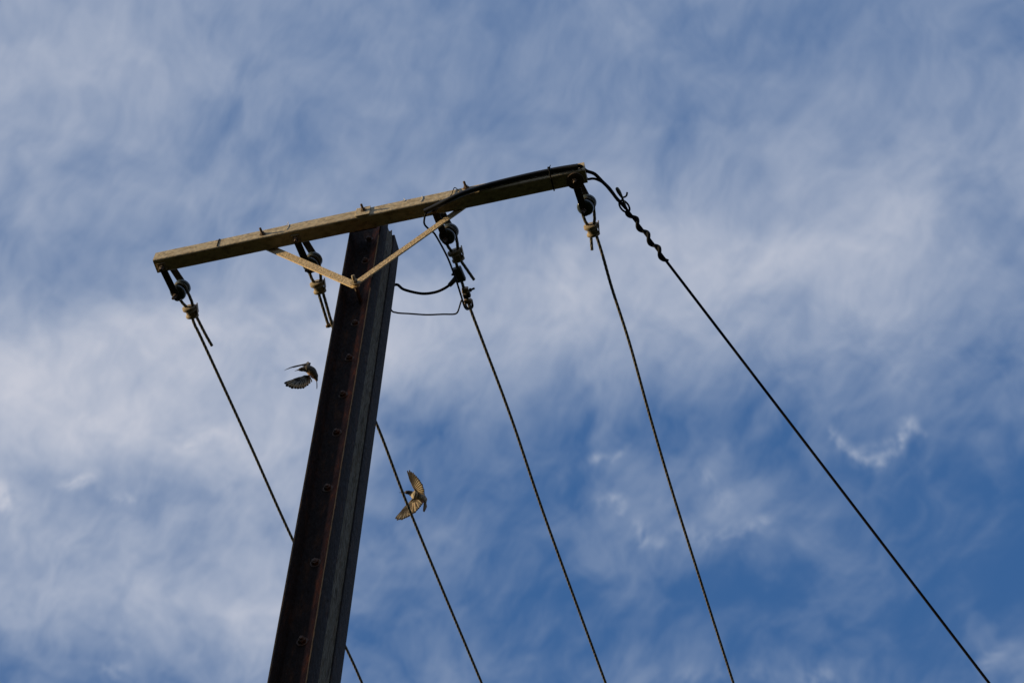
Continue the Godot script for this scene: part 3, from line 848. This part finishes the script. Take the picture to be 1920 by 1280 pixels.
	tube(st, [Vector3(1.395, 8.682, 0.056), Vector3(1.4486, 8.682, 0.069), Vector3(1.5347, 8.684, 0.092), Vector3(1.6095, 8.699, 0.1025), Vector3(1.7106, 8.7235, 0.1025), Vector3(1.8174, 8.736, 0.1025), Vector3(1.9506, 8.742, 0.1025), Vector3(2.0304, 8.742, 0.1025), Vector3(2.100, 8.738, 0.1025), Vector3(2.172, 8.728, 0.1025)], 0.0135, 16)
	part("sheath", st, mats.black_tube, t)
	for k in 2:
		st = start()
		var x: float = [1.5395, 2.031][k]
		var y: float = [8.684, 8.742][k]
		var zz: float = [0.093, 0.1025][k]
		var w := 0.0032
		var loop := [Vector3(x, 8.8025, 0.010), Vector3(x, 8.8025, 0.05), Vector3(x, 8.8025, 0.088), Vector3(x, maxf(y + 0.012, 8.75), maxf(zz + 0.012, 0.102)), Vector3(x, y, zz + 0.0155), Vector3(x + 0.001, y - 0.012, zz + 0.009), Vector3(x + 0.001, 8.7065, minf(zz - 0.008, 0.08)), Vector3(x + 0.002, 8.7070, 0.05), Vector3(x + 0.003, 8.7075, 0.012), Vector3(x + 0.003, 8.71, 0.0085), Vector3(x + 0.002, 8.76, 0.0085), Vector3(x, 8.80, 0.0085), Vector3(x, 8.8025, 0.010)]
		if k == 0: loop = [Vector3(x - 0.004, 8.700, 0.1035), Vector3(x, 8.730, 0.094), Vector3(x + 0.004, 8.770, 0.093), Vector3(x + 0.011, 8.803, 0.0935), Vector3(x + 0.020, 8.795, 0.0925), Vector3(x + 0.034, 8.760, 0.092), Vector3(x + 0.046, 8.722, 0.0915)]
		sweep(st, smooth_path(loop, 0.005), circle(8), func(_q): return Vector2(w, 0.0013) if k == 1 else Vector2(0.0022, 0.0022), 0.0, true, Color.WHITE, Vector3.RIGHT)
		part("cable_tie", st, mats.black_sheath, t)
	st = start()
	box(st, Vector3(2.031, 8.757, 0.1115), Vector3(0.007, 0.010, 0.005), 0.001, Basis(Vector3.RIGHT, -0.7))
	rod(st, Vector3(2.034, 8.760, 0.113), Vector3(2.040, 8.773, 0.118), 0.002)
	part("tie_lock", st, mats.black_sheath, t)

	build_service_cable()

func build_service_cable() -> void:
	var t := thing("service_cable", "smooth black cable sloping down right from the crossarm's end, with a twisted grip", "cable", Vector3(2.357, 8.75, -0.1835))
	var a := Vector3(2.3568, 8.75, -0.1835)
	var e := Vector3(3.5922, 7.266, -2.2653)
	var d := (e - a).normalized()
	var st := start()
	# out of the tube, over the end of the arm, into the grip
	tube(st, [Vector3(2.165, 8.729, 0.1025), Vector3(2.185, 8.738, 0.095), Vector3(2.206, 8.757, 0.056), Vector3(2.2413, 8.762, 0.0285), Vector3(2.2716, 8.76, -0.0206), Vector3(2.2975, 8.76, -0.0648), Vector3(2.3193, 8.758, -0.1172), Vector3(2.338, 8.755, -0.150), a], 0.0085, 12, 0.006)
	part("entry", st, mats.black_sheath, t)
	st = start()
	tube(st, [Vector3(2.196, 8.752, 0.030), Vector3(2.203, 8.750, 0.0148), Vector3(2.2245, 8.750, 0.0126), Vector3(2.2437, 8.754, 0.003), Vector3(2.2740, 8.752, -0.024), Vector3(2.3000, 8.750, -0.074), Vector3(2.324, 8.75, -0.13)], 0.0062, 10, 0.006)
	part("second_core", st, mats.black_sheath, t)
	st = start()
	var far := a + d * 16.0
	sweep(st, PackedVector3Array([a - d * 0.03, a, a + d * 1.0, a + d * 3.0, far]), circle(14), func(_q): return 0.0068)
	part("cable", st, mats.black_sheath, t)
	# helical grip: one rod wound round the cable from the eye down
	st = start()
	var u := d.cross(Vector3(0.062, -0.81, 0.583)).normalized()
	var w := d.cross(u)
	var hp := PackedVector3Array()
	var n := 200
	for k in n:
		var f := float(k) / (n - 1)
		var along := 0.012 + 0.318 * f
		var ang := along / 0.090 * TAU - 1.82
		var rr := 0.0125 + 0.0035 * smoothstep(0.9, 1.0, f)
		hp.append(a + d * along + (u * cos(ang) + w * sin(ang)) * rr)
	sweep(st, hp, circle(10), func(q): return 0.0096 * (1.0 - 0.45 * smoothstep(0.96, 1.0, q)))
	part("grip", st, mats.black_sheath, t)
	# the eye of the grip and the hook it hangs on
	st = start()
	var c := a - d * 0.014
	var eye := []
	for k in 15:
		var f := TAU * k / 14.0
		eye.append(c + d * cos(f) * 0.034 + u * sin(f) * 0.0195)
	tube(st, eye, 0.0050, 10, 0.004)
	part("eye", st, mats.black_sheath, t)
	st = start()
	var s0 := Vector3(2.331, 8.772, -0.070)
	var s1 := Vector3(2.348, 8.765, -0.126)
	sweep(st, PackedVector3Array([s0, s0.lerp(s1, 0.06), s0.lerp(s1, 0.2), s0.lerp(s1, 0.45), s0.lerp(s1, 0.8), s1, c + d * 0.02]), circle(14), func(q): return [0.002, 0.0075, 0.0098, 0.0105, 0.0080, 0.0058, 0.005][int(round(q * 6.0))])
	part("hook_shank", st, mats.pale_plastic, t)
	st = start()
	tube(st, [s1, Vector3(2.3530, 8.768, -0.129), Vector3(2.3632, 8.77, -0.1290), Vector3(2.3720, 8.77, -0.1230), Vector3(2.3780, 8.77, -0.108)], 0.0048, 10, 0.004)
	part("hook_tip", st, mats.grey_plastic, t)

# ------------------------------------------------------------------ birds
func feather(st: SurfaceTool, a: Vector3, b: Vector3, side: Vector3, up: Vector3, wide: float, pale: Color, dark: Color) -> void:
	# a vane with a raised shaft: narrow at the quill, widest past the middle, rounded tip; side points to the trailing edge
	var d := b - a
	var l := [0.0, 0.15, 0.4, 0.65, 0.85, 0.96, 1.0]
	var wd := [0.35, 0.7, 0.95, 1.0, 0.98, 0.72, 0.25]
	var prev := []
	for k in l.size():
		var f: float = l[k]
		var p: Vector3 = a + d * f + up * d.length() * 0.10 * sin(f * PI)
		var w: float = wd[k] * wide
		var now := [p - side * w * 0.40, p - side * w * 0.12 + up * 0.0009, p - side * w * 0.06, p + side * w * 0.45, p + side * w * 0.60 - up * 0.0006]
		if k > 0:
			var tip := dark if f > 0.9 else pale
			quad(st, prev[0], prev[1], now[1], now[0], -1, dark, dark)
			quad(st, prev[1], prev[2], now[2], now[1], -1, dark, tip)
			quad(st, prev[2], prev[3], now[3], now[2], -1, tip, tip)
			quad(st, prev[3], prev[4], now[4], now[3], -1, tip, dark)
		prev = now

func along(pts: Array, f: float) -> Vector3:
	var total := 0.0
	for i in pts.size() - 1: total += pts[i].distance_to(pts[i + 1])
	var left := f * total
	for i in pts.size() - 1:
		var s: float = pts[i].distance_to(pts[i + 1])
		if left <= s or i == pts.size() - 2: return pts[i].lerp(pts[i + 1], left / maxf(s, 1e-6))
		left -= s
	return pts[-1]

func wing(parent: Node, shoulder: Vector3, wrist: Vector3, hand: Vector3, tips: Array, inner: Vector3, count: int, pale: Array, dark: Color, cover: Color, up: Vector3, vane: Material) -> void:
	# flight feathers fan out from the arm; a covering of short feathers lies over their roots
	var st := start()
	var roots := [hand, wrist, shoulder.lerp(wrist, 0.55), shoulder.lerp(inner, 0.5)]
	for i in count:
		var f := float(i) / (count - 1)
		var a := along(roots, pow(f, 1.15) * 0.97)
		var b := along(tips, f)
		b += (b - a) * (0.02 * (i % 2) - 0.012 * ((i * 7) % 3))
		var nb := along(tips, clampf(f + 0.02, 0.0, 1.0))
		var pb := along(tips, clampf(f - 0.02, 0.0, 1.0))
		var d := (b - a).normalized()
		var side := nb - pb
		side = (side - d * side.dot(d)).normalized()
		var c: Color = pale[0].lerp(pale[1], smoothstep(0.25, 0.62, f))
		feather(st, a, b, side, up, a.distance_to(b) * (0.17 + 0.12 * f), c, dark)
		off -= up * 0.0004
	off += up * 0.0004 * count
	part("flight_feathers", st, vane, parent)
	# coverts: overlapping short feathers in two rows
	st = start()
	for row in 3:
		for i in count + 2:
			var f := float(i) / (count + 1)
			var a := along([hand.lerp(wrist, 0.2), wrist, shoulder.lerp(wrist, 0.5), shoulder], f)
			var b := along(tips, f)
			var reach: float = [0.50, 0.36, 0.22][row]
			var d := (b - a).normalized()
			var side := along(tips, minf(f + 0.03, 1.0)) - along(tips, maxf(f - 0.03, 0.0))
			side = (side - d * side.dot(d)).normalized()
			var c: Color = pale[0].lerp(pale[1], smoothstep(0.25, 0.65, f)).lerp(cover, 0.35 + 0.12 * ((i + row) % 3))
			feather(st, a + up * 0.0015 * (row + 1), a.lerp(b, reach) + up * 0.0015 * (row + 1), side, up, a.distance_to(b) * 0.20, c, c.lerp(dark, 0.55))
	part("covert_feathers", st, vane, parent)
	st = start()
	var bone := smooth_path([shoulder, shoulder.lerp(wrist, 0.5) + up * 0.002, wrist, hand], 0.003)
	sweep(st, bone, circle(10), func(q): return Vector2(lerpf(0.010, 0.0032, q), lerpf(0.0075, 0.0026, q)), 0.0, true, cover.lerp(dark, 0.5), up)
	part("wing_arm", st, mats.body, parent)

func bird_body(pts: Array, rads: Array, tint: Callable, parent: Node) -> void:
	# one continuous skin from bill root to rump
	var st := start()
	var path := smooth_path(pts, 0.004)
	var n := path.size()
	var total := 0.0
	var marks := [0.0]
	for i in pts.size() - 1:
		total += pts[i].distance_to(pts[i + 1])
		marks.append(total)
	var prev := []
	var pc := []
	var u := Vector3(0, 0, 1)
	var sides := 16
	for i in n:
		var t: Vector3 = (path[mini(i + 1, n - 1)] - path[maxi(i - 1, 0)]).normalized()
		u = (u - t * u.dot(t)).normalized()
		var w := t.cross(u)
		var s := float(i) / (n - 1) * total
		var k := 0
		while k < marks.size() - 2 and s > marks[k + 1]: k += 1
		var f := smoothstep(0.0, 1.0, (s - marks[k]) / maxf(marks[k + 1] - marks[k], 1e-6))
		var r := lerpf(rads[k], rads[k + 1], f)
		var ring := []
		var cs := []
		for q in sides:
			var a := TAU * q / sides
			ring.append(path[i] + (u * cos(a) + w * sin(a)) * r)
			cs.append(tint.call(float(i) / (n - 1), a))
		if i > 0:
			for q in sides:
				var l := (q + 1) % sides
				vtx(st, prev[q], 1, pc[q]); vtx(st, ring[l], 1, cs[l]); vtx(st, prev[l], 1, pc[l])
				vtx(st, prev[q], 1, pc[q]); vtx(st, ring[q], 1, cs[q]); vtx(st, ring[l], 1, cs[l])
		if i == 0 or i == n - 1:
			for q in sides:
				var l := (q + 1) % sides
				if i == 0: tri(st, path[i], ring[l], ring[q], 1, cs[q], cs[q])
				else: tri(st, path[i], ring[q], ring[l], 1, cs[q], cs[q])
		prev = ring
		pc = cs
	part("body", st, mats.body, parent)

func fan_tail(root: Vector3, tips: Array, up: Vector3, pale: Color, dark: Color, parent: Node) -> void:
	var st := start()
	for i in 7:
		var b := along(tips, i / 6.0)
		var d := (b - root).normalized()
		var side: Vector3 = tips[-1] - tips[0]
		side = (side - d * side.dot(d)).normalized()
		feather(st, root + side * 0.0015 * (i - 3) + up * 0.0004 * i, b + up * 0.0004 * i, side, up * 0.3, 0.011, pale, dark)
	part("tail", st, mats.dark_feather, parent)

func bird(label: String, at: Vector3, b: Basis) -> Node3D:
	var t := thing("flying_bird", label, "bird", Vector3.ZERO)
	t.transform = Transform3D(b, at)
	off = Vector3.ZERO
	return t

func build_birds() -> void:
	var spots := FastNoiseLite.new()
	spots.seed = 9
	spots.frequency = 1.0
	# the lower bird: seen from below, head to the left, both wings spread
	var s := 1.0 / (9.85 * 314.9)
	var g := func(x: float, y: float, w: float) -> Vector3: return Vector3((x - 571.0) * s, (690.0 - y) * s, w)
	var t := bird("brown spotted bird behind the wire, wings spread, underside showing", Vector3(-0.59019, 9.37773, -5.59630), Basis(Vector3(0.99803, 0.042577, -0.046079), Vector3(0.012512, 0.584633, 0.811202), Vector3(0.061478, -0.81018, 0.582948)))
	var tint := func(f: float, a: float) -> Color:
		var k := spots.get_noise_2d(f * 26.0, a * 5.0)
		var c := Color(0.30, 0.235, 0.16)
		if f < 0.30: return Color(0.055, 0.045, 0.040)
		if k > 0.08: c = Color(0.78, 0.64, 0.44)
		elif k < -0.25: c = Color(0.045, 0.034, 0.026)
		if f > 0.72: c = c.lerp(Color(0.42, 0.30, 0.18), 0.55)
		return c
	bird_body([g.call(378, 622, 0.004), g.call(415, 618, 0.004), g.call(460, 622, 0.004), g.call(515, 645, 0.004), g.call(590, 675, 0.004), g.call(670, 705, 0.000), g.call(735, 760, -0.006), g.call(765, 815, -0.012)], [0.0035, 0.0105, 0.0125, 0.0160, 0.0295, 0.0310, 0.0220, 0.008], tint, t)
	var st := start()
	sweep(st, smooth_path([g.call(388, 621, 0.004), g.call(340, 619, 0.003), g.call(276, 621, 0.000)], 0.003), circle(8), func(q): return lerpf(0.0040, 0.0008, q))
	part("bill", st, mats.bill, t)
	for e in [1.0, -1.0]:
		st = start()
		lathe(st, g.call(412, 618, 0.004) + Vector3(0, e * 0.0088, 0.002), Vector3(0, e, 0.3), [Vector2(0.0022, 0.0), Vector2(0.0019, 0.0010), Vector2(0.0010, 0.0017), Vector2(0.0001, 0.002)], 10)
		part("eye", st, mats.eye, t)
	var pale := [Color(0.36, 0.31, 0.25), Color(0.90, 0.70, 0.44)]
	var dark := Color(0.06, 0.046, 0.034)
	var up := Vector3(0.0, 0.0, 1.0)
	wing(t, g.call(600, 615, 0.012), g.call(530, 500, 0.006), g.call(490, 420, 0.004), [g.call(425, 218, 0.010), g.call(462, 208, 0.018), g.call(515, 240, 0.028), g.call(575, 290, 0.042), g.call(640, 365, 0.052), g.call(700, 450, 0.058), g.call(742, 560, 0.052), g.call(752, 640, 0.036)], g.call(700, 660, 0.03), 14, [Color(0.045, 0.034, 0.026), Color(0.92, 0.72, 0.46)], dark, Color(0.13, 0.095, 0.06), up, mats.feather)  # upper wing: shade on the outer feathers is put into their dark colour
	wing(t, g.call(545, 735, 0.012), g.call(478, 800, 0.002), g.call(420, 865, -0.004), [g.call(212, 1102, -0.004), g.call(245, 1130, 0.006), g.call(300, 1128, 0.016), g.call(365, 1108, 0.026), g.call(430, 1080, 0.036), g.call(500, 1045, 0.046), g.call(575, 990, 0.054), g.call(640, 925, 0.056), g.call(700, 850, 0.050)], g.call(690, 770, 0.03), 14, pale, dark, Color(0.10, 0.075, 0.055), up, mats.feather)
	fan_tail(g.call(752, 790, -0.010), [g.call(726, 972, -0.020), g.call(745, 985, -0.024), g.call(786, 900, -0.034)], up, Color(0.36, 0.27, 0.17), Color(0.20, 0.14, 0.09), t)
	for e in [0.0, 1.0]:
		st = start()
		sweep(st, smooth_path([g.call(700, 770, 0.016), g.call(712 + e * 26, 808, 0.026), g.call(700 + e * 30, 835, 0.020)], 0.002), circle(7), func(q): return lerpf(0.0045, 0.0016, q))
		part("leg", st, mats.leg, t)

	# the upper bird: body arched, wings swept forward, one of them edge on
	s = 1.0 / (14.22 * 320.7)
	var h := func(x: float, y: float, w: float) -> Vector3: return Vector3((x - 882.0) * s, (611.0 - y) * s, w)
	t = bird("dark bird left of the pole, body arched, one wing edge on, one fanned", Vector3(-1.22064, 9.64424, -4.90411), Basis(Vector3(0.991631, 0.103103, -0.077698), Vector3(0.012568, 0.521885, 0.852923), Vector3(0.128489, -0.846762, 0.516222)))
	var tint2 := func(f: float, a: float) -> Color:
		var k := spots.get_noise_2d(f * 24.0 + 50.0, a * 4.0)
		if f > 0.17 and f < 0.24 and sin(a) > 0.0: return Color(0.40, 0.34, 0.27)
		if f < 0.24: return Color(0.030, 0.026, 0.025)
		var c := Color(0.055, 0.048, 0.038)
		if k > 0.2: c = Color(0.16, 0.125, 0.085)
		if f > 0.45 and sin(a) > 0.1: c = c.lerp(Color(0.50, 0.31, 0.16), 0.75)
		return c
	bird_body([h.call(700, 470, 0.0), h.call(745, 462, 0.0), h.call(800, 455, 0.0), h.call(880, 445, 0.0), h.call(975, 455, 0.0), h.call(1070, 530, 0.0), h.call(1140, 630, 0.0), h.call(1185, 730, -0.004), h.call(1190, 780, -0.006)], [0.0035, 0.0095, 0.0130, 0.0165, 0.0240, 0.0275, 0.0205, 0.009, 0.004], tint2, t)
	st = start()
	sweep(st, smooth_path([h.call(708, 472, 0.0), h.call(660, 484, 0.001), h.call(598, 503, 0.002)], 0.003), circle(8), func(q): return lerpf(0.0040, 0.0008, q))
	part("bill", st, mats.bill, t)
	st = start()
	lathe(st, h.call(752, 458, 0.0088), Vector3(-0.1, 0.1, 1), [Vector2(0.0022, 0.0), Vector2(0.0019, 0.0010), Vector2(0.0010, 0.0017), Vector2(0.0001, 0.002)], 10)
	part("eye", st, mats.eye, t)
	var pale2 := [Color(0.66, 0.64, 0.60), Color(0.50, 0.42, 0.32)]
	# near wing, fanned towards the lower left
	wing(t, h.call(985, 640, 0.018), h.call(850, 640, 0.034), h.call(760, 690, 0.044), [h.call(328, 828, 0.070), h.call(352, 885, 0.068), h.call(412, 922, 0.066), h.call(485, 948, 0.062), h.call(565, 968, 0.058), h.call(650, 980, 0.052), h.call(740, 975, 0.044), h.call(825, 966, 0.036), h.call(890, 930, 0.026), h.call(985, 865, 0.014), h.call(1060, 800, 0.006)], h.call(1080, 740, 0.006), 12, pale2, Color(0.020, 0.018, 0.018), Color(0.045, 0.038, 0.030), up, mats.dark_feather)
	# far wing, its edge towards the viewer
	wing(t, h.call(985, 400, -0.014), h.call(905, 350, -0.020), h.call(800, 352, -0.026), [h.call(312, 490, -0.060), h.call(390, 466, -0.072), h.call(470, 440, -0.084), h.call(560, 415, -0.092), h.call(680, 385, -0.094), h.call(800, 350, -0.088), h.call(900, 310, -0.080), h.call(938, 282, -0.066), h.call(1003, 305, -0.050)], h.call(1010, 380, -0.02), 16, [Color(0.05, 0.046, 0.042), Color(0.05, 0.045, 0.04)], Color(0.022, 0.02, 0.02), Color(0.035, 0.03, 0.026), Vector3(0.1, 0.9, 0.4).normalized(), mats.dark_feather)
	fan_tail(h.call(1178, 740, -0.004), [h.call(1183, 985, 0.010), h.call(1192, 1000, -0.010), h.call(1200, 975, -0.030)], Vector3(1, 0.1, 0), Color(0.045, 0.040, 0.035), Color(0.025, 0.022, 0.02), t)
	for e in [0.0, 1.0]:
		st = start()
		sweep(st, smooth_path([h.call(1075 + e * 20, 660 + e * 30, 0.018), h.call(1010 + e * 40, 625 + e * 40, 0.028), h.call(965 + e * 35, 680 + e * 10, 0.030), h.call(945 + e * 50, 735, 0.028)], 0.002), circle(7), func(q): return lerpf(0.0048, 0.0018, q))
		part("leg", st, mats.leg, t)

# ------------------------------------------------------------------ scene
func _ready() -> void:
	rng.seed = 20
	frame = Basis(Vector3.UP, deg_to_rad(TURN))
	var cam := Camera3D.new()
	cam.name = "camera"
	cam.fov = 24.07
	cam.near = 0.1
	cam.far = 6000.0
	add_child(cam)
	cam.transform = Transform3D(Basis(Vector3(0.999921, -0.006334, -0.010858), Vector3(0.01257, 0.503861, 0.863693), Vector3(0.0, -0.863762, 0.503901)).orthonormalized(), Vector3(0, 1.6, 0))
	cam.current = true

	var env := Environment.new()
	env.background_mode = Environment.BG_SKY
	var sky := Sky.new()
	var pan := PanoramaSkyMaterial.new()
	pan.panorama = sky_map()
	sky.sky_material = pan
	env.sky = sky
	env.tonemap_mode = Environment.TONE_MAPPER_LINEAR
	env.tonemap_exposure = 1.0
	env.sdfgi_enabled = true
	env.ssao_enabled = true
	env.ssil_enabled = true
	var world := WorldEnvironment.new()
	world.name = "environment"
	world.environment = env
	add_child(world)

	var sun := DirectionalLight3D.new()
	sun.name = "sun"
	sun.light_color = Color(1.0, 0.90, 0.72)
	sun.light_energy = 1.6
	sun.light_angular_distance = 0.5
	sun.shadow_enabled = true
	add_child(sun)
	sun.look_at_from_position(Vector3(-0.9748, 0.2079, 0.0812) * 10.0, Vector3.ZERO, Vector3.UP)

	make_materials()
	var ground := MeshInstance3D.new()
	var sheet := PlaneMesh.new()
	sheet.size = Vector2(6000, 6000)
	ground.mesh = sheet
	ground.material_override = mats.grass
	ground.name = "ground"
	ground.set_meta("kind", "structure")
	ground.set_meta("label", "grassy ground round the foot of the pole")
	add_child(ground)

	build_pole()
	build_insulator(0.036, "insulator at the crossarm's left end, first from the left", false)
	build_insulator(0.733, "insulator partly behind the left brace, second from the left", false)
	build_insulator(1.440, "insulator in shade behind the right brace, beside the black lead", false)
	build_insulator(2.141, "insulator at the crossarm's right end under a large round washer", true)
	build_wires()
	build_taps()
	build_birds()
